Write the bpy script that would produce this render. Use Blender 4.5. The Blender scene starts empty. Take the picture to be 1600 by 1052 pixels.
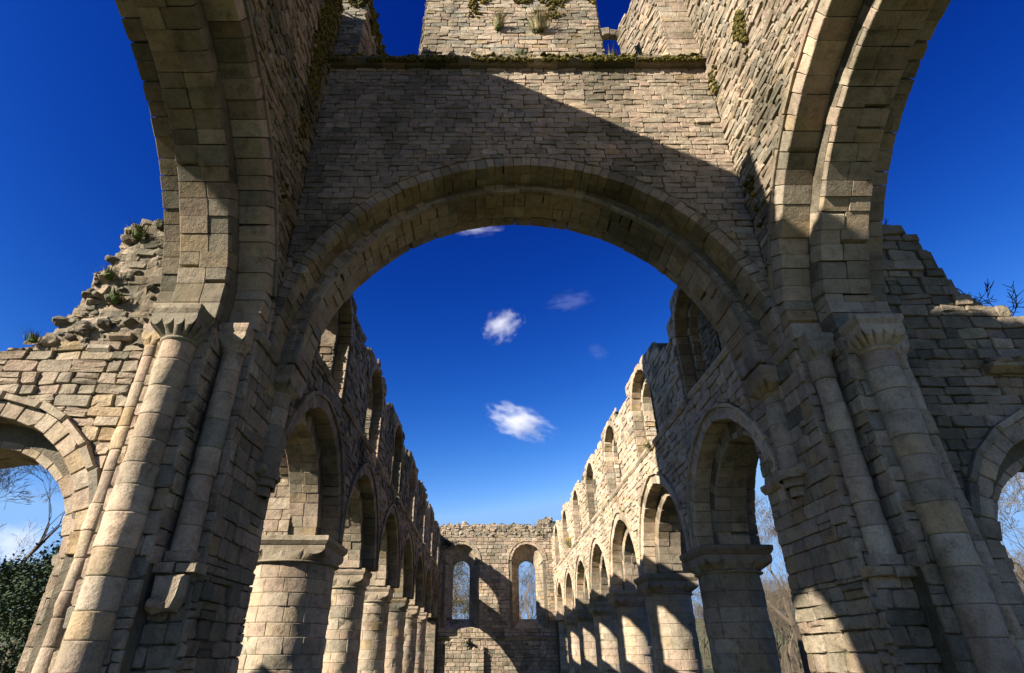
import bpy, math, random
from mathutils import Vector, noise, Matrix
rnd = random.Random(7)
U = rnd.uniform
PI = math.pi
scene = bpy.context.scene
C = scene.collection

# ------------------------------------------------------------------ objects
def tag(o, label=None, cat=None, group=None, kind=None):
    if label: o['label'] = label
    if cat: o['category'] = cat
    if group: o['group'] = group
    if kind: o['kind'] = kind
    return o

def thing(name, label, cat, loc=(0, 0, 0), group=None):
    o = bpy.data.objects.new(name, None)
    o.empty_display_size = 0.3
    C.objects.link(o)
    o.location = loc
    o['root'] = 1
    del o['root']
    return tag(o, label, cat, group)

def root_loc(o):
    while o.parent: o = o.parent
    return Vector(o.location)

def noise3(x, y, z, s=1.0):
    return noise.noise(Vector((x * s, y * s, z * s)))

class MB:
    """collects geometry for ONE mesh object"""
    def __init__(s):
        s.v = []; s.f = []; s.c = []; s.sm = []; s.mi = []
    def add(s, verts, faces, tone=(0.5, 1, 0), smooth=False, mi=0):
        b = len(s.v)
        s.v.extend(verts)
        s.c.extend([tone] * len(verts))
        for f in faces:
            s.f.append([b + i for i in f]); s.sm.append(smooth); s.mi.append(mi)
    def build(s, name, mats, parent=None):
        off = root_loc(parent) if parent else Vector((0, 0, 0))
        me = bpy.data.meshes.new(name)
        me.from_pydata([(v[0] - off.x, v[1] - off.y, v[2] - off.z) for v in s.v], [], s.f)
        at = me.color_attributes.new('tone', 'FLOAT_COLOR', 'POINT')
        buf = []
        for t in s.c: buf.extend((t[0], t[1], t[2], 1.0))
        at.data.foreach_set('color', buf)
        me.polygons.foreach_set('use_smooth', s.sm)
        me.polygons.foreach_set('material_index', s.mi)
        for m in (mats if isinstance(mats, (list, tuple)) else [mats]): me.materials.append(m)
        me.update()
        o = bpy.data.objects.new(name, me)
        C.objects.link(o)
        if parent: o.parent = parent
        return o

# ------------------------------------------------------------------ materials
def new_mat(name):
    m = bpy.data.materials.new(name); m.use_nodes = True
    nt = m.node_tree
    return m, nt, nt.nodes['Principled BSDF']

def ramp(nt, stops, inter='LINEAR'):
    n = nt.nodes.new('ShaderNodeValToRGB'); n.color_ramp.interpolation = inter
    e = n.color_ramp.elements
    e[0].position, e[0].color = stops[0][0], (*stops[0][1], 1)
    e[1].position, e[1].color = stops[-1][0], (*stops[-1][1], 1)
    for p, c in stops[1:-1]:
        k = e.new(p); k.color = (*c, 1)
    return n

def mixc(nt, mode, fac, a, b):
    n = nt.nodes.new('ShaderNodeMix'); n.data_type = 'RGBA'; n.blend_type = mode
    for sock, val in ((n.inputs[0], fac), (n.inputs[6], a), (n.inputs[7], b)):
        if hasattr(val, 'is_output'): nt.links.new(val, sock)
        elif isinstance(val, (tuple, list)): sock.default_value = (*val, 1)
        else: sock.default_value = val
    return n.outputs[2]

def mathn(nt, op, a, b=0.0, clamp=False):
    n = nt.nodes.new('ShaderNodeMath'); n.operation = op; n.use_clamp = clamp
    for i, val in enumerate((a, b)):
        if hasattr(val, 'is_output'): nt.links.new(val, n.inputs[i])
        else: n.inputs[i].default_value = val
    return n.outputs[0]

def noisen(nt, vec, scale, detail=6, rough=0.6):
    n = nt.nodes.new('ShaderNodeTexNoise')
    n.inputs['Scale'].default_value = scale; n.inputs['Detail'].default_value = detail
    n.inputs['Roughness'].default_value = rough
    nt.links.new(vec, n.inputs['Vector'])
    return n.outputs['Fac']

def masonry(name, bump=1.0, moss_top=True):
    m, nt, bs = new_mat(name)
    L = nt.links.new
    geo = nt.nodes.new('ShaderNodeNewGeometry')
    pos = geo.outputs['Position']
    at = nt.nodes.new('ShaderNodeAttribute'); at.attribute_name = 'tone'
    sp = nt.nodes.new('ShaderNodeSeparateColor'); L(at.outputs['Color'], sp.inputs[0])
    pal = ramp(nt, [(0.0, (0.21, 0.19, 0.15)), (0.16, (0.31, 0.265, 0.195)), (0.32, (0.385, 0.315, 0.23)),
                    (0.48, (0.38, 0.285, 0.21)), (0.62, (0.42, 0.345, 0.255)), (0.76, (0.37, 0.27, 0.155)),
                    (0.88, (0.44, 0.375, 0.285)), (1.0, (0.26, 0.235, 0.185))])
    L(sp.outputs[0], pal.inputs[0])
    br = nt.nodes.new('ShaderNodeCombineColor')
    for i in range(3): L(sp.outputs[1], br.inputs[i])
    col = mixc(nt, 'MULTIPLY', 1.0, pal.outputs[0], br.outputs[0])
    # mottling within the stones
    n1 = noisen(nt, pos, 6.0, 8, 0.65)
    r1 = ramp(nt, [(0.28, (0.5, 0.48, 0.45)), (0.5, (1, 1, 1)), (0.75, (1.2, 1.17, 1.12))]); L(n1, r1.inputs[0])
    col = mixc(nt, 'MULTIPLY', 0.85, col, r1.outputs[0])
    n2 = noisen(nt, pos, 38.0, 4, 0.7)
    r2 = ramp(nt, [(0.3, (0.55, 0.54, 0.52)), (0.52, (1, 1, 1)), (0.8, (1.15, 1.13, 1.1))]); L(n2, r2.inputs[0])
    col = mixc(nt, 'MULTIPLY', 0.7, col, r2.outputs[0])
    # broad weathering that runs across the courses
    n0 = noisen(nt, pos, 0.9, 5, 0.6)
    r0 = ramp(nt, [(0.30, (0.50, 0.48, 0.42)), (0.47, (0.95, 0.95, 0.94)), (0.55, (1.02, 1.0, 0.97)), (0.72, (1.18, 1.10, 0.98))]); L(n0, r0.inputs[0])
    col = mixc(nt, 'MULTIPLY', 0.9, col, r0.outputs[0])
    # pale and ochre lichen spots
    n3 = noisen(nt, pos, 2.7, 10, 0.75)
    m3 = ramp(nt, [(0.56, (0, 0, 0)), (0.64, (1, 1, 1))]); L(n3, m3.inputs[0])
    f3 = mathn(nt, 'MULTIPLY', m3.outputs[0], 0.55)
    col = mixc(nt, 'MIX', f3, col, (0.24, 0.225, 0.14))
    # dark algae stain, amount per stone from attribute blue
    n4 = noisen(nt, pos, 3.5, 8, 0.7)
    f4 = mathn(nt, 'MULTIPLY', sp.outputs[2], mathn(nt, 'ADD', n4, 0.35), True)
    col = mixc(nt, 'MIX', f4, col, (0.055, 0.055, 0.035))
    # thin black run-off streaks
    mp = nt.nodes.new('ShaderNodeMapping'); mp.inputs['Scale'].default_value = (2.6, 2.6, 0.28); L(pos, mp.inputs['Vector'])
    n6 = noisen(nt, mp.outputs[0], 1.0, 8, 0.7)
    m6 = ramp(nt, [(0.57, (0, 0, 0)), (0.70, (1, 1, 1))]); L(n6, m6.inputs[0])
    col = mixc(nt, 'MIX', mathn(nt, 'MULTIPLY', m6.outputs[0], 0.6), col, (0.075, 0.07, 0.05))
    # moss on upward faces
    if moss_top:
        sn = nt.nodes.new('ShaderNodeSeparateXYZ'); L(geo.outputs['True Normal'], sn.inputs[0])
        up = nt.nodes.new('ShaderNodeMapRange'); L(sn.outputs[2], up.inputs[0])
        up.inputs[1].default_value = 0.55; up.inputs[2].default_value = 0.9
        n5 = noisen(nt, pos, 1.6, 6, 0.7)
        m5 = ramp(nt, [(0.48, (0, 0, 0)), (0.60, (1, 1, 1))]); L(n5, m5.inputs[0])
        f5 = mathn(nt, 'MULTIPLY', up.outputs[0], m5.outputs[0])
        col = mixc(nt, 'MIX', f5, col, (0.10, 0.115, 0.03))
    L(col, bs.inputs['Base Color'])
    bs.inputs['Roughness'].default_value = 0.93
    bs.inputs['Specular IOR Level'].default_value = 0.15
    # relief
    na = noisen(nt, pos, 9.0, 10, 0.68)
    vo = nt.nodes.new('ShaderNodeTexVoronoi'); vo.inputs['Scale'].default_value = 22.0; L(pos, vo.inputs['Vector'])
    pit = ramp(nt, [(0.0, (0, 0, 0)), (0.22, (1, 1, 1))]); L(vo.outputs['Distance'], pit.inputs[0])
    nb = noisen(nt, pos, 30.0, 6, 0.65)
    hgt = mathn(nt, 'ADD', mathn(nt, 'ADD', na, mathn(nt, 'MULTIPLY', nb, 0.45)), mathn(nt, 'MULTIPLY', pit.outputs[0], 0.10))
    bp = nt.nodes.new('ShaderNodeBump'); bp.inputs['Strength'].default_value = 0.9
    bp.inputs['Distance'].default_value = 0.048 * bump
    L(hgt, bp.inputs['Height']); L(bp.outputs[0], bs.inputs['Normal'])
    return m

STONE = masonry('weathered_sandstone', 1.0)
ASHLAR = masonry('dressed_sandstone', 0.55)

def leafy(name, stops, rough=0.8, trans=0.0):
    m, nt, bs = new_mat(name)
    at = nt.nodes.new('ShaderNodeAttribute'); at.attribute_name = 'tone'
    sp = nt.nodes.new('ShaderNodeSeparateColor'); nt.links.new(at.outputs['Color'], sp.inputs[0])
    r = ramp(nt, stops); nt.links.new(sp.outputs[0], r.inputs[0])
    geo = nt.nodes.new('ShaderNodeNewGeometry')
    n = noisen(nt, geo.outputs['Position'], 5.0, 4)
    rr = ramp(nt, [(0.3, (0.65, 0.65, 0.65)), (0.7, (1.15, 1.15, 1.15))]); nt.links.new(n, rr.inputs[0])
    nt.links.new(mixc(nt, 'MULTIPLY', 1.0, r.outputs[0], rr.outputs[0]), bs.inputs['Base Color'])
    bs.inputs['Roughness'].default_value = rough
    bs.inputs['Specular IOR Level'].default_value = 0.2
    return m

MOSS = leafy('moss', [(0, (0.03, 0.03, 0.007)), (0.5, (0.085, 0.075, 0.014)), (1, (0.20, 0.155, 0.035))], 0.95)
GRASS = leafy('grass_blades', [(0, (0.04, 0.07, 0.015)), (0.5, (0.10, 0.14, 0.03)), (1, (0.38, 0.31, 0.15))])
DARKLEAF = leafy('evergreen_leaves', [(0, (0.016, 0.028, 0.012)), (0.5, (0.036, 0.055, 0.022)), (1, (0.07, 0.09, 0.038))], 0.6)
BARK = leafy('bark', [(0, (0.07, 0.055, 0.04)), (0.5, (0.13, 0.10, 0.07)), (1, (0.20, 0.15, 0.10))], 0.9)
TWIG = leafy('twigs', [(0, (0.055, 0.042, 0.028)), (0.5, (0.10, 0.08, 0.055)), (1, (0.155, 0.125, 0.09))], 0.9)
OLIVE = leafy('olive_leaves', [(0, (0.05, 0.045, 0.018)), (0.5, (0.12, 0.10, 0.04)), (1, (0.22, 0.17, 0.08))], 0.8)
FLOWER = leafy('yellow_flowers', [(0, (0.5, 0.36, 0.03)), (1, (0.75, 0.5, 0.05))])

# ------------------------------------------------------------------ masonry kit
class Frame:
    def __init__(s, o, u, v, n):
        s.o = Vector(o); s.u = Vector(u); s.v = Vector(v); s.n = Vector(n)
    def __call__(s, u, v, d):
        return s.o + s.u * u + s.v * v + s.n * d

FRONT = lambda y: Frame((0, y, 0), (1, 0, 0), (0, 0, 1), (0, -1, 0))     # u = x, faces the camera
def SIDE(x, sgn):                                                        # u = y, normal along sgn * x
    return Frame((x, 0, 0), (0, 1, 0), (0, 0, 1), (sgn, 0, 0))

def clip_half(poly, nx, ny, k):
    """keep the part with nx*u + ny*v >= k"""
    out = []
    n = len(poly)
    for i in range(n):
        p, q = poly[i], poly[(i + 1) % n]
        a = nx * p[0] + ny * p[1] - k; b = nx * q[0] + ny * q[1] - k
        if a >= 0: out.append(p)
        if (a >= 0) != (b >= 0):
            t = a / (a - b)
            out.append((p[0] + (q[0] - p[0]) * t, p[1] + (q[1] - p[1]) * t))
    return out

def area(p):
    return abs(sum(p[i][0] * p[(i + 1) % len(p)][1] - p[(i + 1) % len(p)][0] * p[i][1] for i in range(len(p)))) / 2

class Arch:
    def __init__(s, c, sp, hw, off=0.0, jamb=None):
        s.c, s.sp, s.hw, s.off, s.jamb = c, sp, hw, off, jamb
        s.kink = sp if jamb is None else sp + math.sqrt(hw * hw - jamb * jamb)
    def z(s, u, e=0.0):
        x = abs(u - s.c) + s.off; r = s.hw + s.off + e
        if s.jamb is not None and x >= s.jamb + e: return None
        return None if x >= r else s.sp + math.sqrt(r * r - x * x)
    def clip(s, poly, e=0.0, base=-1e9):
        cu = sum(p[0] for p in poly) / len(poly); cv = sum(p[1] for p in poly) / len(poly)
        sg = 1 if cu >= s.c else -1
        if s.jamb is not None and cv < s.kink:
            return clip_half(poly, sg, 0, sg * s.c + s.jamb + e)
        if cv < s.sp:
            return clip_half(poly, sg, 0, sg * s.c + s.hw + e)
        ac = s.c - sg * s.off
        nx, ny = cu - ac, cv - s.sp
        l = math.hypot(nx, ny) or 1e-6
        nx /= l; ny /= l
        return clip_half(poly, nx, ny, nx * ac + ny * s.sp + s.hw + s.off + e)

def stain(p):
    """patches of dark algae, by place: streaks under leaks and big blotches"""
    n = noise3(p[0], p[1], p[2] * 0.35, 0.55) + 0.5 * noise3(p[0], p[1], p[2], 1.7)
    s = max(0.0, min(1.0, (n - 0.08) * 1.9))
    # long leak below the ledge of the tower
    if p[1] < 9 and abs(p[0]) < 4.6 and p[2] > 5.5:
        dx = (p[0] + 2.3 + 0.25 * math.sin(p[2] * 1.3))
        s = max(s, math.exp(-(dx / 0.75) ** 2) * min(1, max(0, (p[2] - 9.2) / 2.4)) * (0.75 + 0.5 * noise3(p[0], p[1], p[2], 3)))
        if p[0] < -4.0:
            dy = p[1] - 7.3
            s = max(s, math.exp(-(dy / 0.5) ** 2) * min(1, max(0, (p[2] - 9.0) / 2)) * 0.9)
    return max(0, min(1, s))

def tone(p, style):
    s = stain(p) * style.get('stain', 0.8)
    return (min(1, max(0, rnd.gauss(style.get('hue', 0.45), style.get('hues', 0.24)))),
            max(0.45, rnd.gauss(style.get('val', 1.0), style.get('vals', 0.13))), s)

RUB = dict(ch=(0.10, 0.17), sw=(0.16, 0.46), gap=0.005, h=(-0.008, 0.034), bev=0.018, jit=0.014, rough=0.018, hue=0.38, hues=0.2, val=0.97, vals=0.10, cut=0.2)
WALL = dict(ch=(0.10, 0.165), sw=(0.16, 0.46), gap=0.003, h=(-0.006, 0.018), bev=0.013, jit=0.010, rough=0.011, hue=0.42, hues=0.17, val=0.92, vals=0.09, cut=0.13)
ASH = dict(ch=(0.22, 0.32), sw=(0.34, 0.62), gap=0.004, h=(-0.004, 0.010), bev=0.009, jit=0.005, rough=0.005, hue=0.48, hues=0.17, val=1.0, vals=0.09, cut=0.07, stain=0.6)
COARSE = dict(ch=(0.15, 0.25), sw=(0.22, 0.58), gap=0.005, h=(-0.006, 0.036), bev=0.018, jit=0.013, rough=0.016, hue=0.40, hues=0.2, val=0.97, vals=0.11, cut=0.15)
GREY = dict(RUB, hue=0.12, hues=0.2, val=0.8, vals=0.2, stain=1.2)
FAR = dict(ch=(0.2, 0.30), sw=(0.3, 0.65), gap=0.008, h=(0.0, 0.04), bev=0.022, jit=0.014, rough=0.014, hue=0.40, hues=0.2, val=0.95, vals=0.12, cut=0.12)

def stone(M, poly, fr, st, hoff=0.0):
    cu = sum(p[0] for p in poly) / len(poly); cv = sum(p[1] for p in poly) / len(poly)
    # chop the corners and shake the outline
    cut, jit = st['cut'], st['jit']
    pts = []
    n = len(poly)
    for i in range(n):
        a, p, b = poly[i - 1], poly[i], poly[(i + 1) % n]
        la = math.hypot(a[0] - p[0], a[1] - p[1]); lb = math.hypot(b[0] - p[0], b[1] - p[1])
        k = min(la, lb) * cut * U(0.4, 1.3)
        for q, l in ((a, la), (b, lb)):
            if l < 1e-4: continue
            t = min(0.45, k / l)
            pts.append((p[0] + (q[0] - p[0]) * t + U(-jit, jit), p[1] + (q[1] - p[1]) * t + U(-jit, jit)))
    n = len(pts)
    if n < 3: return
    h = U(*st['h']) + hoff
    bev = st['bev']; rough = st['rough']
    tu, tv = U(-1, 1) * rough * 1.6, U(-1, 1) * rough * 1.6
    V = []
    ring = lambda k, d, r: [fr(p[0] + (cu - p[0]) * min(0.6, k / max(0.02, math.hypot(cu - p[0], cv - p[1]))),
                               p[1] + (cv - p[1]) * min(0.6, k / max(0.02, math.hypot(cu - p[0], cv - p[1]))),
                               d + tu * (p[0] - cu) * 4 + tv * (p[1] - cv) * 4 + U(-r, r)) for p in pts]
    V += ring(0, -0.05, 0)
    V += ring(bev * 0.2, h - bev * 0.8, rough * 0.3)
    V += ring(bev, h, rough * 0.6)
    V.append(fr(cu + U(-0.02, 0.02), cv + U(-0.01, 0.01), h + U(-rough, rough * 1.2)))
    F = []
    for r in (0, 1):
        for i in range(n):
            j = (i + 1) % n
            F.append((r * n + i, r * n + j, (r + 1) * n + j, (r + 1) * n + i))
    for i in range(n): F.append((2 * n + i, 2 * n + (i + 1) % n, 3 * n))
    M.add(V, F, tone(fr(cu, cv, 0), st))

def lay(M, fr, u0, u1, v0, v1, st, clips=(), top=None, keep=None, holes=0.004):
    v = v0
    ph = U(0, 9)
    while v < v1 - 0.03:
        ch = U(*st['ch'])
        if v + ch > v1 - 0.07: ch = v1 - v
        u = u0 - U(0, 0.3)
        while u < u1:
            w = U(*st['sw'])
            if u + w > u1 - 0.1: w = max(0.06, u1 - u)
            a, b = max(u, u0), min(u + w, u1)
            u += w
            if b - a < 0.05: continue
            wob = 0.02 * noise3(a * 0.9 + ph, v, 0) if st is RUB or st is COARSE else 0
            rows = [(v, v + ch)]
            if st['jit'] > 0.006 and ch > 0.15 and rnd.random() < 0.1:
                m = v + ch * U(0.4, 0.6); rows = [(v, m), (m, v + ch)]
            for (p0, p1) in rows:
                g = st['gap']
                poly = [(a + g, p0 + g + wob), (b - g, p0 + g + wob), (b - g, p1 - g + wob), (a + g, p1 - g + wob)]
                A = area(poly)
                for c in clips:
                    poly = c(poly)
                    if len(poly) < 3: break
                if len(poly) < 3 or area(poly) < 0.22 * A or area(poly) < 0.002: continue
                um = sum(q[0] for q in poly) / len(poly); vm = max(q[1] for q in poly)
                if top and vm > top(um) + U(-0.05, 0.06): continue
                if keep and not keep(um, (p0 + p1) / 2): continue
                stone(M, poly, fr, st, -0.06 if rnd.random() < holes else 0.0)
        v += ch

def hexa(M, P, t=(0.1, 0.6, 0.2)):
    M.add(P, [(0, 1, 2, 3), (7, 6, 5, 4), (0, 4, 5, 1), (1, 5, 6, 2), (2, 6, 7, 3), (3, 7, 4, 0)], t)

CORE = (0.2, 0.6, 0.2)
def box(M, x0, x1, y0, y1, z0, z1, t=CORE):
    hexa(M, [Vector(p) for p in ((x0, y0, z0), (x1, y0, z0), (x1, y1, z0), (x0, y1, z0), (x0, y0, z1), (x1, y0, z1), (x1, y1, z1), (x0, y1, z1))], t)

def core(M, fr, u0, u1, zb, zt, d0, d1, arches=(), step=0.12, e=0.0):
    """solid backing of a wall with openings that start at its foot zb; zt is a height or a function"""
    top = zt if callable(zt) else (lambda u: zt)
    us = {round(u0, 4), round(u1, 4)}
    k = int((u1 - u0) / step)
    if callable(zt):
        for i in range(1, k): us.add(round(u0 + (u1 - u0) * i / k, 4))
    for a in arches:
        for i in range(33):
            u = a.c - ((a.hw if a.jamb is None else a.jamb) + e) * math.cos(PI * i / 32)
            if u0 < u < u1: us.add(round(u, 4))
    us = sorted(us)
    for a, b in zip(us[:-1], us[1:]):
        if b - a < 0.002: continue
        m = (a + b) / 2
        za = zc = zb
        for ar in arches:
            if ar.z(m, e) is not None:
                za = ar.z(a, e) or ar.kink; zc = ar.z(b, e) or ar.kink
        ta, tb = top(a), top(b)
        if callable(zt): ta = tb = top(m)
        if ta <= za + 0.005 or tb <= zc + 0.005: continue
        hexa(M, [fr(a, za, d0), fr(b, zc, d0), fr(b, zc, d1), fr(a, za, d1),
                 fr(a, ta, d0), fr(b, tb, d0), fr(b, tb, d1), fr(a, ta, d1)], CORE)

def prism(M, poly, fr, d0, d1, t, bev=0.012, rough=0.003, jit=0.006):
    """block with outline poly, from depth d0 to d1 (d1 is the visible front)"""
    poly = [(p[0] + U(-jit, jit), p[1] + U(-jit, jit)) for p in poly]
    if rnd.random() < 0.22:                                  # a chipped corner
        k = rnd.randrange(len(poly)); a, p, b = poly[k - 1], poly[k], poly[(k + 1) % len(poly)]
        t0, t1 = U(0.12, 0.3), U(0.12, 0.3)
        poly[k:k + 1] = [(p[0] + (a[0] - p[0]) * t0, p[1] + (a[1] - p[1]) * t0), (p[0] + (b[0] - p[0]) * t1, p[1] + (b[1] - p[1]) * t1)]
    n = len(poly)
    cu = sum(p[0] for p in poly) / n; cv = sum(p[1] for p in poly) / n
    def ring(k, d, r=0):
        o = []
        for p in poly:
            l = max(0.02, math.hypot(cu - p[0], cv - p[1])); q = min(0.6, k / l)
            o.append(fr(p[0] + (cu - p[0]) * q, p[1] + (cv - p[1]) * q, d + U(-r, r)))
        return o
    V = ring(bev, d0) + ring(0, d0 + bev) + ring(0, d1 - bev) + ring(bev, d1, rough)
    F = [tuple(range(n))[::-1]]
    for r in range(3):
        for i in range(n):
            j = (i + 1) % n
            F.append((r * n + i, r * n + j, (r + 1) * n + j, (r + 1) * n + i))
    F.append(tuple(range(3 * n, 4 * n)))
    M.add(V, F, t)

def ring(M, fr, a, r0, r1, d0, d1, size=0.24, st=ASH, split=0.0, worn=0.008, bev=0.012, ends=0.0, gap=0.005, z_foot=5.9):
    """voussoirs; r0 and r1 are offsets from the arch radius; d0 deep, d1 front"""
    R = a.hw + a.off
    halves = [(1, 0, PI)] if a.off == 0 else [(1, 0, math.acos(a.off / (R + (r0 + r1) / 2))), (-1, 0, math.acos(a.off / (R + (r0 + r1) / 2)))]
    if a.jamb is not None:
        q0 = math.acos(a.jamb / a.hw); halves = [(1, q0, PI - q0)]
        for sg in (-1, 1):                                   # straight jamb stones up to the kink
            z = z_foot
            while z < a.kink - 0.02:
                h = U(0.2, 0.3)
                if z + h > a.kink - 0.12: h = a.kink - z
                P = [(a.c + sg * (a.jamb + r0 + U(-worn, worn)), z + gap), (a.c + sg * (a.jamb + r1), z + gap), (a.c + sg * (a.jamb + r1), z + h - gap), (a.c + sg * (a.jamb + r0 + U(-worn, worn)), z + h - gap)]
                if sg < 0: P = P[::-1]
                ds = [d0, d1]
                if split: m = d0 + (d1 - d0) * U(0.3, 0.7); ds = [d0, m, d1]
                for e0, e1 in zip(ds[:-1], ds[1:]): prism(M, P, fr, e0 + 0.002, e1 + U(-worn, worn) * 0.7, tone(fr(P[0][0], P[0][1], e1), st), bev)
                z += h
    for sg, t0, t1 in halves:
        t0 = t0 - ends / R if a.off else t0
        n = max(3, round(R * (t1 - t0) / size))
        cuts = [t0 + (t1 - t0) * (i + (U(-0.14, 0.14) if 0 < i < n else 0)) / n for i in range(n + 1)]
        for p, q in zip(cuts[:-1], cuts[1:]):
            ja, jb = U(-worn, worn), U(-worn, worn) * 1.5
            g = gap / R
            P = []
            for rr, tt in ((R + r0 + ja, p + g), (R + r1 + jb, p + g), (R + r1 + jb, q - g), (R + r0 + ja, q - g)):
                P.append((a.c - sg * a.off + sg * rr * math.cos(tt), a.sp + rr * math.sin(tt)))
            if sg < 0: P = P[::-1]
            ds = [d0, d1]
            if split and abs(d1 - d0) > split:
                k = max(2, round(abs(d1 - d0) / split)); ds = [d0 + (d1 - d0) * (i + (U(-0.2, 0.2) if 0 < i < k else 0)) / k for i in range(k + 1)]
            for e0, e1 in zip(ds[:-1], ds[1:]):
                jj = U(-worn, worn)
                P2 = [(x + (x - a.c) * jj / R, z + (z - a.sp) * jj / R) for x, z in P]
                prism(M, P2, fr, e0, e1 + U(-worn, worn) * 0.7, tone(fr(P[0][0], P[0][1], e1), st), bev)

def drum(M, cx, cy, r, z0, z1, st=ASH, ch=(0.24, 0.36), bw=0.5, ero=0.012, a0=0.0, a1=2 * PI):
    z = z0
    M.add([Vector((cx + (r - 0.025) * math.cos(2 * PI * i / 24), cy + (r - 0.025) * math.sin(2 * PI * i / 24), zz)) for zz in (z0, z1) for i in range(24)],
          [(i, (i + 1) % 24, 24 + (i + 1) % 24, 24 + i) for i in range(24)], CORE, True)
    while z < z1 - 0.02:
        h = U(*ch)
        if z + h > z1 - 0.12: h = z1 - z
        n = max(1, round(r * (a1 - a0) / bw))
        full = a1 - a0 > 6.2
        sh = U(0, 1) * (a1 - a0) / n if full else 0
        dr0 = U(-1, 1) * ero * 0.5
        cuts = [a0 + sh + (a1 - a0) * (k + (U(-0.15, 0.15) if 0 < k < n else 0)) / n for k in range(n + 1)]
        if n == 1: cuts = [a0 + PI / 2 + U(-1, 1), 0]; cuts[1] = cuts[0] + a1 - a0
        for b0, b1 in zip(cuts[:-1], cuts[1:]):
            na = max(3, int(math.ceil((b1 - b0) / 0.2)))
            g = 0.010
            e = min(0.008, 0.2 * (b1 - b0) * r) / r
            an = [(b0 + 0.001, -g), (b0 + e, 0), (b0 + 2.2 * e, 0)] + [(b0 + 2.2 * e + (b1 - b0 - 4.4 * e) * i / na, 0) for i in range(1, na)] + [(b1 - 2.2 * e, 0), (b1 - e, 0), (b1 - 0.001, -g)]
            rows = [(0.001, -g), (0.007, 0), (0.022, 0.001), (h * 0.5, 0.002), (h - 0.022, 0.001), (h - 0.007, 0), (h - 0.001, -g)]
            dr = dr0 + U(-1, 1) * ero * 0.4
            worn = rnd.random() < 0.25
            V = []
            for (zz, gz) in rows:
                for (aa, ga) in an:
                    q = min(ga, gz) + dr
                    x, y, w = cx + r * math.cos(aa), cy + r * math.sin(aa), z + zz
                    q += (noise3(x, y, w, 3.5) + 0.6 * noise3(x, y, w, 9)) * ero * (2.4 if worn else 1.0)
                    V.append(Vector((cx + (r + q) * math.cos(aa), cy + (r + q) * math.sin(aa), w)))
            m = len(an)
            F = [(i * m + j, i * m + j + 1, (i + 1) * m + j + 1, (i + 1) * m + j) for i in range(len(rows) - 1) for j in range(m - 1)]
            aa = (b0 + b1) / 2
            M.add(V, F, tone((cx + r * math.cos(aa), cy + r * math.sin(aa), z), st), True)
        z += h

ICO = None
def rock(M, c, s, st=RUB, flat=0.7, mi=0, tn=None):
    global ICO
    if ICO is None:
        import bmesh
        bm = bmesh.new(); bmesh.ops.create_icosphere(bm, subdivisions=2, radius=1)
        ICO = ([v.co.copy() for v in bm.verts], [tuple(v.index for v in f.verts) for f in bm.faces]); bm.free()
    R = Matrix.Rotation(U(0, 6.28), 3, 'Z') @ Matrix.Rotation(U(-0.5, 0.5), 3, 'X')
    o = Vector((U(0, 99), U(0, 99), U(0, 99)))
    sx, sy, sz = s * U(0.8, 1.4), s * U(0.7, 1.1), s * flat * U(0.7, 1.2)
    V = []
    for v in ICO[0]:
        k = 1 + 0.45 * noise.noise(v * 1.3 + o) + 0.15 * noise.noise(v * 3.5 + o)
        w = Vector([math.copysign(abs(t) ** 0.75, t) for t in v]) * k
        V.append(Vector(c) + R @ Vector((w.x * sx, w.y * sy, w.z * sz)))
    M.add(V, ICO[1], tn or tone(c, st), False, mi)

def rubble_top(M, fr, u0, u1, top, d0, d1, st=RUB, n=7.0, s=(0.07, 0.19), lift=0.0):
    for i in range(int((u1 - u0) * n * max(0.5, abs(d1 - d0)))):
        u = U(u0, u1)
        rock(M, fr(u, top(u) + U(-0.10, 0.06) + lift, U(min(d0, d1), max(d0, d1))), U(*s), st)

def mortar_sheet(M, fr, u0, u1, v0, v1, top, step=0.06, amp=0.05, d=0.0):
    nu, nv = int((u1 - u0) / step), int((v1 - v0) / step)
    P = lambda i, j: fr(u0 + i * step, v0 + j * step, d + amp * noise3(u0 + i * step, v0 + j * step, 0, 3.1) + amp * 0.7 * noise3(u0 + i * step, v0 + j * step, 5, 8.0))
    for i in range(nu):
        for j in range(nv):
            if v0 + (j + 0.5) * step < top(u0 + (i + 0.5) * step):
                M.add([P(i, j), P(i + 1, j), P(i + 1, j + 1), P(i, j + 1)], [(0, 1, 2, 3)], (0.3 + 0.2 * noise3(u0 + i * step, v0 + j * step, 2, 2), 0.8, 0.2))

def moss_pad(M, c, s, h):
    rock(M, c, s, RUB, h, 0, (min(1, max(0, rnd.gauss(0.5, 0.25))), 1, 0))

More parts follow.
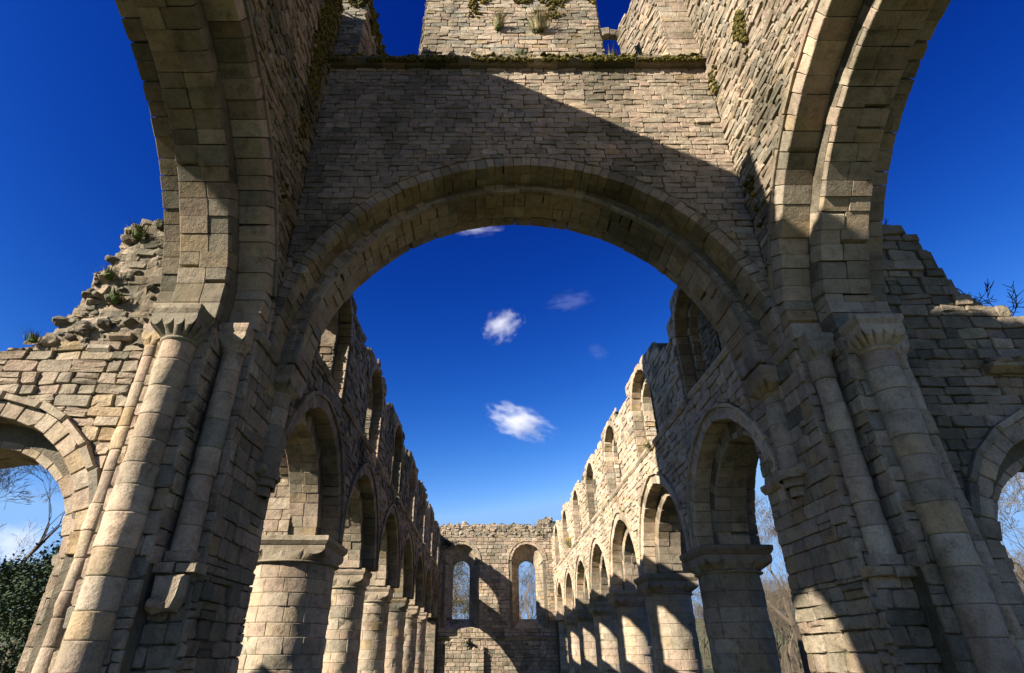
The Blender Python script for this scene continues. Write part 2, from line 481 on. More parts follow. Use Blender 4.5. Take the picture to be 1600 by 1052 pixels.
def scallop_cap(M, cx, cy, r, hw, z0, z1, ns=3, hwy=None, st=ASH, abacus=0.17, dx=0, dy=0):
    """necking ring, scalloped bell going from round to square, abacus with a chamfer"""
    hwy = hwy or hw
    za = z1 - abacus
    t = tone((cx, cy, z1), st)
    npt = ns * 8
    per = []
    for k, (ax, ay, bx, by) in enumerate(((-1, -1, 1, -1), (1, -1, 1, 1), (1, 1, -1, 1), (-1, 1, -1, -1))):
        for i in range(npt):
            f = i / npt
            per.append((ax + (bx - ax) * f, ay + (by - ay) * f, (f * ns) % 1.0))
    N = len(per)
    zs = z0 + (za - z0) * 0.42
    amp = (za - z0) * 0.42
    b = []; mid = []; e = []; tp = []
    for (px, py, f) in per:
        l = math.hypot(px, py)
        s = abs(2 * f - 1)
        notch = 1 - math.sqrt(max(0, 1 - (s * 0.98) ** 2))
        b.append(Vector((cx + r * 1.02 * px / l, cy + r * 1.02 * py / l, z0)))
        sx = cx + dx + hw * 0.93 * px; sy = cy + dy + hwy * 0.93 * py
        zz = zs + amp * notch
        k = 0.55
        mid.append(Vector((b[-1].x + (sx - b[-1].x) * k * (1 - 0.16 * s ** 3), b[-1].y + (sy - b[-1].y) * k * (1 - 0.16 * s ** 3), z0 + (zz - z0) * k * (0.94 + 0.22 * s ** 4))))
        e.append(Vector((sx, sy, zz)))
        tp.append(Vector((sx, sy, za)))
    V = b + mid + e + tp
    F = []
    for k in range(3):
        for i in range(N):
            j = (i + 1) % N
            F.append((k * N + i, k * N + j, (k + 1) * N + j, (k + 1) * N + i))
    M.add(V, F, t)
    # neck roll
    V = []; F = []
    for i in range(24):
        a = 2 * PI * i / 24
        for (rr, zz) in ((r * 0.98, -0.05), (r * 1.1, -0.035), (r * 1.12, -0.01), (r * 1.04, 0.012)):
            V.append(Vector((cx + rr * math.cos(a), cy + rr * math.sin(a), z0 + zz)))
        for k in range(3):
            F.append((i * 4 + k, (i + 1) % 24 * 4 + k, (i + 1) % 24 * 4 + k + 1, i * 4 + k + 1))
    M.add(V, F, t, True)
    # abacus in slightly worn blocks
    cxx, cyy = cx + dx, cy + dy
    rows = [(0.90, za - 0.002), (0.93, za + 0.02), (1.0, za + abacus * 0.5), (1.005, z1 - 0.012), (0.985, z1)]
    V = []
    q = 8
    for (k, zz) in rows:
        for (ax, ay, bx, by) in ((-1, -1, 1, -1), (1, -1, 1, 1), (1, 1, -1, 1), (-1, 1, -1, -1)):
            for i in range(q):
                f = i / q
                x, y = ax + (bx - ax) * f, ay + (by - ay) * f
                w = 0.014 * noise3(cxx + x * hw * 2, cyy + y * hwy * 2, zz * 2, 3.0)
                V.append(Vector((cxx + x * (hw * k + w), cyy + y * (hwy * k + w), zz + w * 0.6)))
    n = 4 * q
    F = [(k * n + i, k * n + (i + 1) % n, (k + 1) * n + (i + 1) % n, (k + 1) * n + i) for k in range(4) for i in range(n)]
    F.append(tuple(range(4 * n, 5 * n)))
    M.add(V, F, tone((cx, cy, z1), st))

def string_course(M, fr, u0, u1, z, h=0.13, proj=0.09, st=ASH, miss=0.08, seg=(0.4, 0.9)):
    u = u0
    while u < u1 - 0.02:
        w = min(U(*seg), u1 - u)
        if rnd.random() > miss:
            t = tone(fr(u, z, 0), st)
            a, b = u + 0.004, u + w - 0.004
            j = U(-0.012, 0.012); p = proj + U(-0.025, 0.015)
            prof = [(-0.06, z), (p * 0.45, z), (p, z + h * 0.5), (p, z + h + j), (-0.06, z + h + 0.03)]
            V = [fr(uu, zz, d) for uu in (a, b) for d, zz in prof]
            n = len(prof)
            M.add(V, [tuple(range(n)), tuple(range(n, 2 * n))[::-1]] + [(i, (i + 1) % n, n + (i + 1) % n, n + i) for i in range(n)], t)
        u += w

# ================================================================== the place
HW = 4.17          # half width of nave and crossing, inside
TH = 1.65          # tower wall thickness
XO = HW + TH
WY = 7.8           # east face of the wall above the western crossing arch
NAVE0, BAY, NB = 9.6, 4.95, 7
WESTY = 44.1
bayc = [11.35 + BAY * k for k in range(NB)]
pierc = [11.35 + BAY * (k + 0.5) for k in range(NB - 1)]

# ---- crossing tower
tower = thing('crossing_tower', 'ruined sandstone crossing tower with tall round arches framing the view down the nave', 'tower', (0, 8.6, 0))

# wall over the western arch
WA = Arch(0, 5.8, 4.13)
WB = Arch(0, 5.86, 3.86)
fw = FRONT(WY)
M = MB()
core(M, fw, -HW - 0.3, HW + 0.3, 5.8, 13.0, -0.03, -0.5, [WA], e=0.14)
core(M, fw, -HW - 0.3, HW + 0.3, 5.8, 13.0, -0.5, -1.25, [WB], e=0.14)
core(M, fw, -HW - 0.3, HW + 0.3, 5.8, 13.0, -1.25, -1.75, [WA], e=0.14)
lay(M, fw, -HW, HW, 5.8, 12.92, WALL, [lambda p: WA.clip(p, 0.222)], holes=0.006)
fwb = FRONT(WY + 1.75)
M.build('tower_wall', STONE, tower)
for (a, r1, d0, d1, sz) in ((WA, 0.22, -0.5, -0.004, 0.17), (WB, 0.36, -1.25, -0.5, 0.2), (WA, 0.3, -1.76, -1.25, 0.27)):
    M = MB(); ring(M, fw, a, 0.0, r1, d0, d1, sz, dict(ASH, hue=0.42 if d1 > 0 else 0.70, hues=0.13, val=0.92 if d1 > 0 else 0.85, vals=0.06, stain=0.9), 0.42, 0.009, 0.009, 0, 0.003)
    M.build('arch_order', ASHLAR, tower)
# roll on the edge between the two orders
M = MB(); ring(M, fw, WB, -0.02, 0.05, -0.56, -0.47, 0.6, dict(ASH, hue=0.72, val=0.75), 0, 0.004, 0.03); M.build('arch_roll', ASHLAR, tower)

# ledge
M = MB()
string_course(M, fw, -HW - 0.1, HW + 0.05, 12.93, 0.15, 0.2, dict(ASH, val=0.7, stain=1.6), 0.0)
cor = M.build('ledge', STONE, tower)
M = MB()
for i in range(1300):
    x = U(-HW, HW)
    if noise3(x, 3.1, 0, 0.9) < -0.35: continue
    moss_pad(M, (x, WY + U(-0.21, 0.25), 13.09 + U(-0.04, 0.02)), U(0.02, 0.06), 0.5)
for i in range(1900):
    x = U(-HW, HW)
    if noise3(x, 7.7, 0, 1.3) < -0.12: continue
    moss_pad(M, (x, WY - U(0.15, 0.2), 13.02 + U(-0.07, 0.06)), U(0.014, 0.034), 0.9)
tag(M.build('moss', MOSS, cor), kind='stuff')

# stumps of the upper stage standing on the ledge, with splayed window gaps between them
def stump(xf0, xf1, xb0, xb1, top, wst, label=None, z0=13.08):
    M = MB(); y0, y1 = WY + 0.06, WY + 1.8
    lo = min(top(xf0), top(xf1), top((xf0 + xf1) / 2)) - 0.1
    hexa(M, [Vector(p) for p in ((xf0 + .03, y0 + .03, z0 - .1), (xf1 - .03, y0 + .03, z0 - .1), (xb1 - .03, y1, z0 - .1), (xb0 + .03, y1, z0 - .1),
                                 (xf0 + .03, y0 + .03, lo), (xf1 - .03, y0 + .03, lo), (xb1 - .03, y1, lo), (xb0 + .03, y1, lo))], CORE)
    lay(M, FRONT(y0), xf0, xf1, z0, max(top(xf0), top(xf1), top((xf0 + xf1) / 2)) + 0.2, wst, top=top)
    for xf, xb, sg in ((xf0, xb0, -1), (xf1, xb1, 1)):
        dv = Vector((xb - xf, y1 - y0, 0)); l = dv.length; dv /= l
        nn = Vector((dv.y, -dv.x, 0)) * sg
        f = Frame((xf, y0, 0), dv, (0, 0, 1), nn)
        lay(M, f, 0, l, z0, top(xf), RUB, top=lambda u: top(xf) - 0.0)
    rubble_top(M, FRONT(y0), xf0 + .1, xf1 - .1, lambda u: min(top(u), lo + 0.15), -0.1, -1.6, RUB, 9, (0.08, 0.18))
    return M

topc = lambda x: 15.85 + (0.45 if x > -1.0 else 0) + 0.08 * math.sin(5 * x)
M = stump(-2.15, 2.0, -2.55, 2.5, topc, dict(WALL, hue=0.5, hues=0.3, val=1.08))
for i in range(26): rock(M, (U(-2.05, 1.95), WY - 0.02 + U(-0.08, 0.1), 13.14 + U(-0.02, 0.06)), U(0.07, 0.14))
up = M.build('upper_stage_stump', STONE, tower)
M = MB()
for i in range(1100):
    x = U(-1.1, 1.95); z = 16.1 - abs(rnd.gauss(0, 0.75))
    if noise3(x, 0, z, 1.6) < 0.02 - (z - 15.5) * 0.5: continue
    moss_pad(M, (x, WY + 0.05 + U(-0.03, 0.02), z), U(0.02, 0.055), 0.7)
for i in range(60): moss_pad(M, (U(-2.1, -1.2), WY + U(0.0, 0.2), 15.85), U(0.03, 0.07), 0.5)
tag(M.build('moss', MOSS, up), kind='stuff')
M = stump(-HW - 0.1, -3.62, -HW - 0.1, -3.45, lambda x: 15.85 + 0.05 * math.sin(9 * x), dict(WALL, hue=0.1, stain=1.3))
up2 = M.build('upper_stage_stump', STONE, tower)
M = MB()
for i in range(140):
    y = U(0, 1.75); moss_pad(M, (-3.62 + 0.17 * y / 1.75 + U(-0.05, 0.04), WY + 0.06 + y, 15.85 - abs(rnd.gauss(0, 0.16 + 0.25 * y))), U(0.04, 0.10), 0.6)
for i in range(40): moss_pad(M, (U(-4.1, -3.65), WY + 0.03, 15.8 - abs(rnd.gauss(0, .15))), U(0.03, 0.08), 0.6)
tag(M.build('moss', MOSS, up2), kind='stuff')
M = stump(3.52, HW + 0.1, 3.06, HW + 0.1, lambda x: 17.2, dict(ASH, val=0.95, ch=(0.17, 0.26)))
M.build('upper_stage_stump', STONE, tower)
# small arch left at the back of the northern gap
M = MB()
A = Arch(2.78, 16.52, 0.33); f = FRONT(WY + 1.62)
ring(M, f, A, 0, 0.26, -0.2, 0, 0.16, dict(RUB, val=0.7), 0, 0.02, 0.02)
M.build('window_head', STONE, tower)

# north and south walls of the tower
SA = dict(c=3.4, sp=5.9)
def tower_side(s):
    fr = SIDE(s * HW, -s)
    ac = 3.05 if s < 0 else 3.33
    oA = Arch(ac, 5.25, 4.45, 0, 4.24); iA = Arch(ac, 5.25, 4.10, 0, 3.90)
    if s < 0:
        top = lambda u: 15.1 if u > 1.35 else (13.4 if u > -0.3 else 14.2) + 0.1 * math.sin(u * 4)
    else:
        top = lambda u: 17.2 + 0.1 * math.sin(3 * u)
    M = MB()
    y0, y1 = -1.6, 9.5
    core(M, fr, y0, y1, 5.9, top, -0.03, -0.45, [oA], e=0.12, step=0.4)
    core(M, fr, y0, 8.5, 5.9, top, -0.45, -1.2, [iA], e=0.12, step=0.4)
    core(M, fr, y0, 8.4, 5.9, top, -1.2, -TH, [oA], e=0.12, step=0.4)
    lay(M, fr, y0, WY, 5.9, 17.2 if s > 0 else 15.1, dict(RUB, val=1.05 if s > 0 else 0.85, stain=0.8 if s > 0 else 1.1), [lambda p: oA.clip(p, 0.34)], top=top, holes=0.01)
    fo = SIDE(s * XO, s)
    M.build('tower_wall', STONE, tower)
    # outside facing is laid only where the sun side is seen through the arch
    for (a, r1, d0, d1, sz, sp) in ((oA, 0.30, -0.45, 0.015, 0.27, 0), (iA, 0.34, -1.2, -0.45, 0.26, 0.4), (oA, 0.30, -TH - 0.01, -1.2, 0.27, 0)):
        M = MB(); ring(M, fr, a, 0, r1, d0, d1, sz, dict(ASH, hue=0.55, hues=0.2, val=0.82 if d1 < 0 else 0.95, stain=0.9), sp, 0.012); M.build('arch_order', ASHLAR, tower)  # recessed orders get darker stone to stand in for soffit shade
    M = MB(); ring(M, fr, oA, 0.30, 0.38, -0.05, 0.05, 0.6, dict(ASH, val=0.8), 0, 0.008, 0.015); M.build('hood_mould', ASHLAR, tower)
    if s > 0:   # moss hanging on the lit wall
        M = MB()
        for (cy, cz, n) in ((6.25, 12.3, 60), (5.5, 12.6, 20), (7.45, 9.2, 8), (7.6, 12.5, 14)):
            for i in range(3 * n): moss_pad(M, (HW - 0.03, cy + rnd.gauss(0, 0.09), cz - abs(rnd.gauss(0, 0.35))), U(0.02, 0.05), 0.8)
        tag(M.build('moss', MOSS, tower), kind='stuff')
    else:
        M = MB()
        for i in range(1500):
            z = 15.2 - abs(rnd.gauss(0, 2.2)); w = 0.08 + 0.05 * max(0, z - 10)
            y = 7.15 + rnd.gauss(0, w)
            if noise3(0, y, z, 1.5) < -0.1: continue
            moss_pad(M, (-HW + 0.015, y, z), U(0.015, 0.045), 0.8)
        tag(M.build('moss', MOSS, tower), kind='stuff')

tower_side(-1); tower_side(1)

# the two western crossing piers
def face_y(M, x0, x1, y, z0, z1, st, **k): lay(M, FRONT(y), min(x0, x1), max(x0, x1), z0, z1, st, **k)
def face_x(M, x, n, y0, y1, z0, z1, st, **k): lay(M, SIDE(x, n), y0, y1, z0, z1, st, **k)

def crossing_pier(s):
    NAVE0 = 9.1 if s < 0 else 9.7
    D = 0.28 if s > 0 else 0.0      # the northern responds stand a little further west
    X = lambda a: s * a
    M = MB()
    def bx(a, b, y0, y1, z0, z1):
        box(M, min(X(a), X(b)), max(X(a), X(b)), y0, y1, z0, z1)
    bx(HW + .03, XO - .03, 7.45 + D, NAVE0 - .03, 0, 5.9)
    bx(4.65, 5.34, 7.0 + D, 7.5 + D, 0, 5.9)
    bx(HW + .03, 4.62, 7.31 + D, 7.5 + D, 0, 2.5)
    PS = dict(ASH, ch=(0.17, 0.29), sw=(0.24, 0.56), h=(-0.006, 0.02), bev=0.014, jit=0.009, cut=0.13, rough=0.011, hues=0.22)
    if s > 0: PS = dict(PS, val=0.95)
    face_y(M, X(HW), X(4.62), 7.42 + D, 2.55, 5.78, PS)
    face_y(M, X(4.62), X(5.37), 6.97 + D, 0, 5.75, PS)
    face_y(M, X(5.37), X(XO), 7.42 + D, 0, 5.75, PS)
    face_y(M, X(HW), X(4.66), 7.28 + D, 0, 2.5, COARSE)
    face_x(M, X(HW), -s, 7.28 + D, 7.43 + D, 0, 2.5, COARSE)
    face_x(M, X(4.62), -s, 6.97 + D, 7.42 + D, 2.55, 5.75, PS)
    face_x(M, X(HW), -s, 7.42 + D, NAVE0, 2.5, 5.78, PS)
    face_x(M, X(HW), -s, 7.42 + D, NAVE0, 0, 2.5, COARSE)
    f = Frame((0, NAVE0, 0), (1, 0, 0), (0, 0, 1), (0, 1, 0))
    lay(M, f, min(X(HW), X(XO)), max(X(HW), X(XO)), 0, 5.8, COARSE)
    face_x(M, X(XO), s, 7.42 + D, 7.6 + D, 0, 5.8, PS)
    pier = M.build('pier', STONE, tower)
    # ledge stones under the nook shaft
    M = MB()
    for (a, b, y0, y1, z0, z1) in ((HW - 0.05, 4.40, 7.16 + D, 7.45 + D, 2.46, 2.58), (4.41, 4.66, 7.14 + D, 7.45 + D, 2.45, 2.585), (4.24, 4.58, 7.18 + D, 7.45 + D, 2.585, 2.72)):
        P = [(X(a), z0), (X(b), z0), (X(b), z1), (X(a), z1)]
        if s < 0: P = P[::-1]
        prism(M, P, FRONT(y1), 0, y1 - y0, tone((X(a), y0, z0), ASH), 0.025, 0.006)
    if s < 0:
        prism(M, [(X(4.56), 2.05), (X(4.28), 2.05), (X(4.22), 2.2), (X(4.24), 2.44), (X(4.58), 2.44)][::1], FRONT(7.35), 0, 0.26, tone((-4.4, 7, 2), ASH), 0.04, 0.03)
        rock(M, (X(4.46), 7.14, 2.12), 0.12, COARSE)
    M.build('shaft_base', STONE, pier)
    for (cx, cy, r, z0, hw, ns, zc) in ((5.0, 6.90 + D, 0.22, 0.0, 0.34, 4, 5.44), (4.42, 7.32 + D, 0.155, 2.7, 0.215, 2, 5.50), (5.60, 7.28 + D, 0.115, 0.0, 0.165, 2, 5.55)):
        M = MB(); drum(M, X(cx), cy, r, z0, zc, dict(ASH, hue=0.5), (0.26, 0.42), 9, 0.013)
        sh = M.build('shaft', ASHLAR, pier)
        M = MB(); scallop_cap(M, X(cx), cy, r, hw, zc, 5.9, ns, abacus=0.15 if r > 0.2 else 0.14); M.build('capital', ASHLAR, pier)
    # impost band round the inner corner and along the nave side
    M = MB()
    string_course(M, SIDE(X(HW), -s), 7.38 + D, NAVE0 - 0.9, 5.78, 0.13, 0.07, ASH, 0)
    string_course(M, FRONT(7.42 + D), min(X(HW), X(4.3)), max(X(HW), X(4.3)), 5.78, 0.13, 0.05, ASH, 0)
    M.build('impost', ASHLAR, pier)
    # short corbelled shaft carrying the inner order of the western arch
    M = MB(); cx, cy = X(HW + 0.02), 8.68
    drum(M, cx, cy, 0.20, 4.12, 5.40, dict(ASH, hue=0.5), (0.26, 0.4), 9, 0.01)
    for i, (r, z) in enumerate(((0.26, 4.0), (0.22, 3.88), (0.15, 3.74))): drum(M, cx, cy, r, z - 0.02, z + 0.13, ASH, (0.2, 0.3), 9, 0.02)
    csh = M.build('corbel_shaft', ASHLAR, pier)
    M = MB(); scallop_cap(M, cx, cy, 0.20, 0.31, 5.40, 5.82, 2, hwy=0.38, abacus=0.16); M.build('capital', ASHLAR, pier)
    M = MB(); string_course(M, SIDE(X(HW), -s), 8.3, NAVE0, 4.0, 0.14, 0.12, ASH, 0); M.build('corbel_table', ASHLAR, pier)
    # corbel that takes the first nave arch
    M = MB()
    t = tone((X(4.9), NAVE0, 3.5), ASH)
    for (o, z0, z1) in ((0.30, 3.55, 3.75), (0.22, 3.38, 3.56), (0.12, 3.2, 3.39)):
        P = [(X(4.3), z0), (X(5.4), z0), (X(5.4), z1), (X(4.3), z1)]
        if s < 0: P = P[::-1]
        prism(M, P, Frame((0, NAVE0, 0), (1, 0, 0), (0, 0, 1), (0, 1, 0)), -0.1, o, t, 0.04, 0.01)
    M.build('respond_corbel', ASHLAR, pier)
for s in (-1, 1): crossing_pier(s)

# ---- nave arcades
def nave_wall(s, label):
    root = thing('nave_wall', label, 'wall', (s * 4.9, 27, 0), 'arcaded walls of the nave')
    fr = SIDE(s * HW, -s)
    NAVE0 = 9.1 if s < 0 else 9.7
    SPR = 3.92 if s < 0 else 3.75
    oA = [Arch(c, SPR, 2.12 if s < 0 else 2.05, 0.15) for c in bayc]; iA = [Arch(c, SPR, 1.80 if s < 0 else 1.70, 0.15) for c in bayc]
    wO = [Arch(c, 8.5, 1.08) for c in bayc]; wI = [Arch(c, 8.45, 0.90) for c in bayc]
    TT = HW and 1.4
    def top(u):
        k = min(range(NB), key=lambda i: abs(bayc[i] - u)); du = abs(u - bayc[k])
        t = 9.5 + 0.38 * noise3(u * 0.7, s * 9, 0) + 0.22 * noise3(u * 2.3, s * 5, 3)
        if du < 1.45: t = max(t, 9.92 - 0.10 * du)
        if s < 0 and (k == 0): t += 0.3 * max(0, 11 - u)
        if s > 0 and u > 12.5 and k == 0: t -= 0.35
        return t
    M = MB()
    y0, y1 = NAVE0 - 0.1, WESTY
    for d0, d1, A in ((-0.03, -0.36, oA), (-0.36, -1.04, iA), (-1.04, -TT, oA)):
        core(M, fr, y0, y1, SPR, 6.85, d0, d1, A, e=0.10)
    core(M, fr, y0, y1, 6.85, 7.0, -0.03, -TT)
    ctop = lambda u: top(u) - 0.12
    core(M, fr, y0, y1, 7.0, ctop, -0.03, -0.3, wO, e=0.08, step=0.2)
    core(M, fr, y0, y1, 7.0, ctop, -0.3, -TT, wI, e=0.03, step=0.2)
    st = dict(COARSE, val=1.38, hue=0.52, stain=0.2) if s > 0 else dict(COARSE, val=0.66, hue=0.3, stain=1.3)  # stone colour carries sun and shade: north lightened, south darkened and stained
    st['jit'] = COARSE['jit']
    clips = [lambda p: p]
    def ck(arr, e):
        def f(p):
            cu = sum(q[0] for q in p) / len(p)
            a = min(arr, key=lambda a: abs(a.c - cu))
            return a.clip(p, e)
        return f
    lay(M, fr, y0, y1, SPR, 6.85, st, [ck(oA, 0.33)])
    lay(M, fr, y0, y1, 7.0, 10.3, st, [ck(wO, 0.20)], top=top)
    # window reveals: laid on the inner jambs (both faces), they catch the sun
    for a in wI:
        for sg in (-1, 1):
            f = Frame((0, a.c + sg * a.hw, 0), (s, 0, 0), (0, 0, 1), (0, -sg, 0))
            lay(M, f, HW + 0.3, HW + TT, 7.0, 8.45, dict(st, h=(0, 0.02)))
    for a in wO:
        for sg in (-1, 1):
            f = Frame((0, a.c + sg * a.hw, 0), (s, 0, 0), (0, 0, 1), (0, -sg, 0))
            lay(M, f, HW, HW + 0.3, 7.0, 8.5, dict(ASH, h=(0, 0.01)))
    rubble_top(M, fr, y0, y1, ctop, -0.05, -TT, RUB, 5.5, (0.06, 0.15))
    M.build('wall', STONE, root)
    # arches of the arcade
    for o, i in zip(oA, iA):
        M = MB()
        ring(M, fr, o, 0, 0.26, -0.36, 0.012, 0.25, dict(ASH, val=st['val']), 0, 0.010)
        ring(M, fr, o, 0, 0.26, -TT, -1.04, 0.25, ASH, 0, 0.010)
        ring(M, fr, i, 0, 0.36, -1.04, -0.36, 0.25, dict(ASH, hue=0.45), 0.34, 0.012)
        ar = M.build('arch', ASHLAR, root)
        if rnd.random() < 0.75:      # some bays have lost their hood
            M = MB(); ring(M, fr, o, 0.26, 0.345, -0.05, 0.07, 0.5, dict(ASH, val=st['val']), 0, 0.012, 0.02); M.build('hood_mould', ASHLAR, ar)
    for o, i in zip(wO, wI):
        M = MB()
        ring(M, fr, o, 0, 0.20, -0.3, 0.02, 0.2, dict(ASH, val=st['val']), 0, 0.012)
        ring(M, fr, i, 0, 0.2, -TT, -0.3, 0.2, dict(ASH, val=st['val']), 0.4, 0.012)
        M.build('clerestory_window', ASHLAR, root)
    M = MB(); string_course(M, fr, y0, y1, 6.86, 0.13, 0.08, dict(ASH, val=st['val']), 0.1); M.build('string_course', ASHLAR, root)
    if s > 0:
        M = MB(); a = wI[0]
        box(M, HW + 0.5, HW + 1.1, a.c - 0.77, a.c + 0.77, 7.0, 8.9)
        lay(M, SIDE(HW + 0.47, -1), a.c - 0.77, a.c + 0.77, 7.0, 8.9, RUB)
        rubble_top(M, SIDE(HW + 0.47, -1), a.c - 0.7, a.c + 0.7, lambda u: 8.9, 0, -0.6, RUB, 10)
        M.build('window_blocking', STONE, root)
    # piers
    for k, c in enumerate(pierc):
        M = MB()
        r, hw = (0.67, 0.80) if s > 0 else ((0.93, 0.98) if k == 0 else (0.56, 0.63))
        cx = s * (HW + 0.70) if s > 0 else s * (HW + 0.96) if k == 0 else s * (HW + 0.82)
        drum(M, cx, c, r, -0.2, SPR - 0.53, dict(ASH, hue=0.5, hues=0.16, stain=0.4), (0.25, 0.34), 0.5, 0.018)
        p = M.build('pier', ASHLAR, root)
        M = MB(); scallop_cap(M, cx, c, r, hw, SPR - 0.51, SPR, 4 if r > 0.6 else 3, abacus=0.2, st=dict(ASH, hue=0.35, val=0.9)); M.build('capital', ASHLAR, p)
    if s < 0:   # springer of the lost aisle arch behind the first pier
        M = MB(); c = pierc[0]
        box(M, -6.55, -5.17, c - 0.72, c + 0.7, 3.5, 6.6)
        lay(M, FRONT(c - 0.75), -6.58, -5.14, 3.5, 6.6, dict(ASH, hue=0.45), top=lambda u: 6.6 - 1.6 * max(0, -5.9 - u))
        M.build('aisle_springer', STONE, root)
    # western respond
    M = MB(); box(M, *sorted((s * (HW + .1), s * (HW + 1.3))), WESTY - 0.75, WESTY, 0, 3.7)
    lay(M, FRONT(WESTY - 0.78), *sorted((s * (HW + .08), s * (HW + 1.32))), 0, 3.7, ASH)
    M.build('respond', ASHLAR, root)
    return root
nave_wall(-1, 'shaded south wall of the nave, arcade and clerestory on the left of the view')
nave_wall(1, 'sunlit north wall of the nave, arcade and clerestory on the right of the view')

# ---- west wall of the nave
ww = thing('end_wall', 'ruined west wall closing the far end of the nave, with two tall round headed windows', 'wall', (0, WESTY + 0.7, 0))
wins = [(-2.62, 0.62, 1.15), (2.28, 0.62, 1.15)]
fe = FRONT(WESTY)
wtop = lambda u: 10.35 + 0.25 * noise3(u * 0.9, 1, 1) + 0.18 * noise3(u * 2.7, 4, 1) + (0.35 if u > 3.2 else 0)
M = MB()
OA = [Arch(c, 7.75, ho) for c, hi, ho in wins]; IA = [Arch(c, 7.25, hi) for c, hi, ho in wins]
zz0 = 3.3
core(M, fe, -HW - 1.4, HW + 1.4, 0, zz0, -0.03, -1.3)
core(M, fe, -HW - 1.4, HW + 1.4, zz0, lambda u: wtop(u) - 0.15, -0.03, -0.35, OA, step=0.25)
core(M, fe, -HW - 1.4, HW + 1.4, 3.9, lambda u: wtop(u) - 0.15, -0.95, -1.3, IA, step=0.25)
box(M, -HW - 1.4, HW + 1.4, WESTY + 0.95, WESTY + 1.3, 3.2, 3.9)
def cke(arr, e):
    def f(p):
        cu = sum(q[0] for q in p) / len(p)
        return min(arr, key=lambda a: abs(a.c - cu)).clip(p, e)
    return f
WS = dict(FAR, hue=0.42, val=0.95, stain=0.5)
lay(M, fe, -HW, HW, 0, zz0, WS)
lay(M, fe, -HW, HW, zz0, 9.55, WS, [cke(OA, 0.22)])
lay(M, fe, -HW, HW, 9.55, 11.2, dict(RUB, ch=(0.13, 0.24), h=(-0.05, 0.09)), top=wtop)
mortar_sheet(M, fe, -HW, HW, 9.45, 10.9, lambda u: wtop(u) - 0.02, 0.09, 0.09)
rubble_top(M, fe, -HW, HW, wtop, 0.0, -1.1, GREY, 5, (0.07, 0.2), -0.06)
for i in range(90): rock(M, fe(U(-HW, HW), U(9.5, 10.3), -0.04), U(0.06, 0.16))
M.build('wall', STONE, ww)
# lower plinth with a broken top on the left
M = MB()
ptop = lambda u: 2.35 + 0.45 * math.exp(-((u + 2.6) / 0.5) ** 2) - (0.3 if u > -2.0 else 0)
core(M, FRONT(WESTY - 0.35), -3.55, -0.9, 0, lambda u: ptop(u) - 0.1, -0.03, -0.36, step=0.25)
lay(M, FRONT(WESTY - 0.35), -3.55, -0.9, 0, 3.0, WS, top=ptop)
rubble_top(M, FRONT(WESTY - 0.35), -3.5, -0.95, ptop, 0, -0.3, RUB, 14)
M.build('low_plinth', STONE, ww)
M = MB(); string_course(M, fe, -HW, HW, 2.62, 0.14, 0.12, dict(ASH, val=0.8), 0.15); M.build('string_course', ASHLAR, ww)
for (c, hi, ho), oa, ia in zip(wins, OA, IA):
    M = MB()
    ring(M, fe, oa, 0, 0.22, -0.35, 0.03, 0.24, ASH, 0, 0.012)
    ring(M, fe, oa, 0.22, 0.31, -0.05, 0.08, 0.4, ASH, 0, 0.01, 0.02)
    ring(M, fe, ia, 0, 0.25, -1.3, -0.93, 0.2, ASH, 0, 0.012)
    # splayed jambs, splayed vault and sloping sill between outer and inner outline
    n = 20
    outl, inl = [], []
    for sg in (-1, 1):
        P = Frame((c + sg * ho, WESTY + 0.35, 0), Vector((sg * (hi - ho), 0.6, 0)).normalized(), (0, 0, 1), Vector((-sg * 0.6, -abs(hi - ho), 0)).normalized())
        l = math.hypot(hi - ho, 0.6)
        lay(M, P, 0, l, 3.3, 7.5, dict(ASH, ch=(0.2, 0.3)))
        M.add([P(0, 3.2, -0.03), P(l, 3.2, -0.03), P(l, 7.6, -0.03), P(0, 7.6, -0.03)], [(0, 1, 2, 3)], CORE)
    rows = 4
    V = []; F = []
    for r in range(rows + 1):
        k = r / rows
        for i in range(n + 1):
            a = PI * i / n
            R = ho + (hi - ho) * k; zc = 7.75 + (7.25 - 7.75) * k
            V.append(Vector((c + R * math.cos(a), WESTY + 0.33 + 0.62 * k, zc + R * math.sin(a))))
    for r in range(rows):
        for i in range(n):
            b = r * (n + 1) + i
            M.add([V[b], V[b + 1], V[b + n + 2], V[b + n + 1]], [(0, 1, 2, 3)], tone(V[b], ASH))
    # sill
    M.add([Vector((c - ho, WESTY, 3.25)), Vector((c + ho, WESTY, 3.25)), Vector((c + hi, WESTY + 0.97, 3.92)), Vector((c - hi, WESTY + 0.97, 3.92))], [(0, 1, 2, 3)], tone((c, WESTY, 3), ASH))
    M.add([Vector((c - ho, WESTY, 3.25)), Vector((c - hi, WESTY + 0.97, 3.92)), Vector((c - hi, WESTY + 0.97, 3.2)), Vector((c - ho, WESTY + .3, 3.2))], [(0, 1, 2, 3)], CORE)
    M.build('window', ASHLAR, ww)

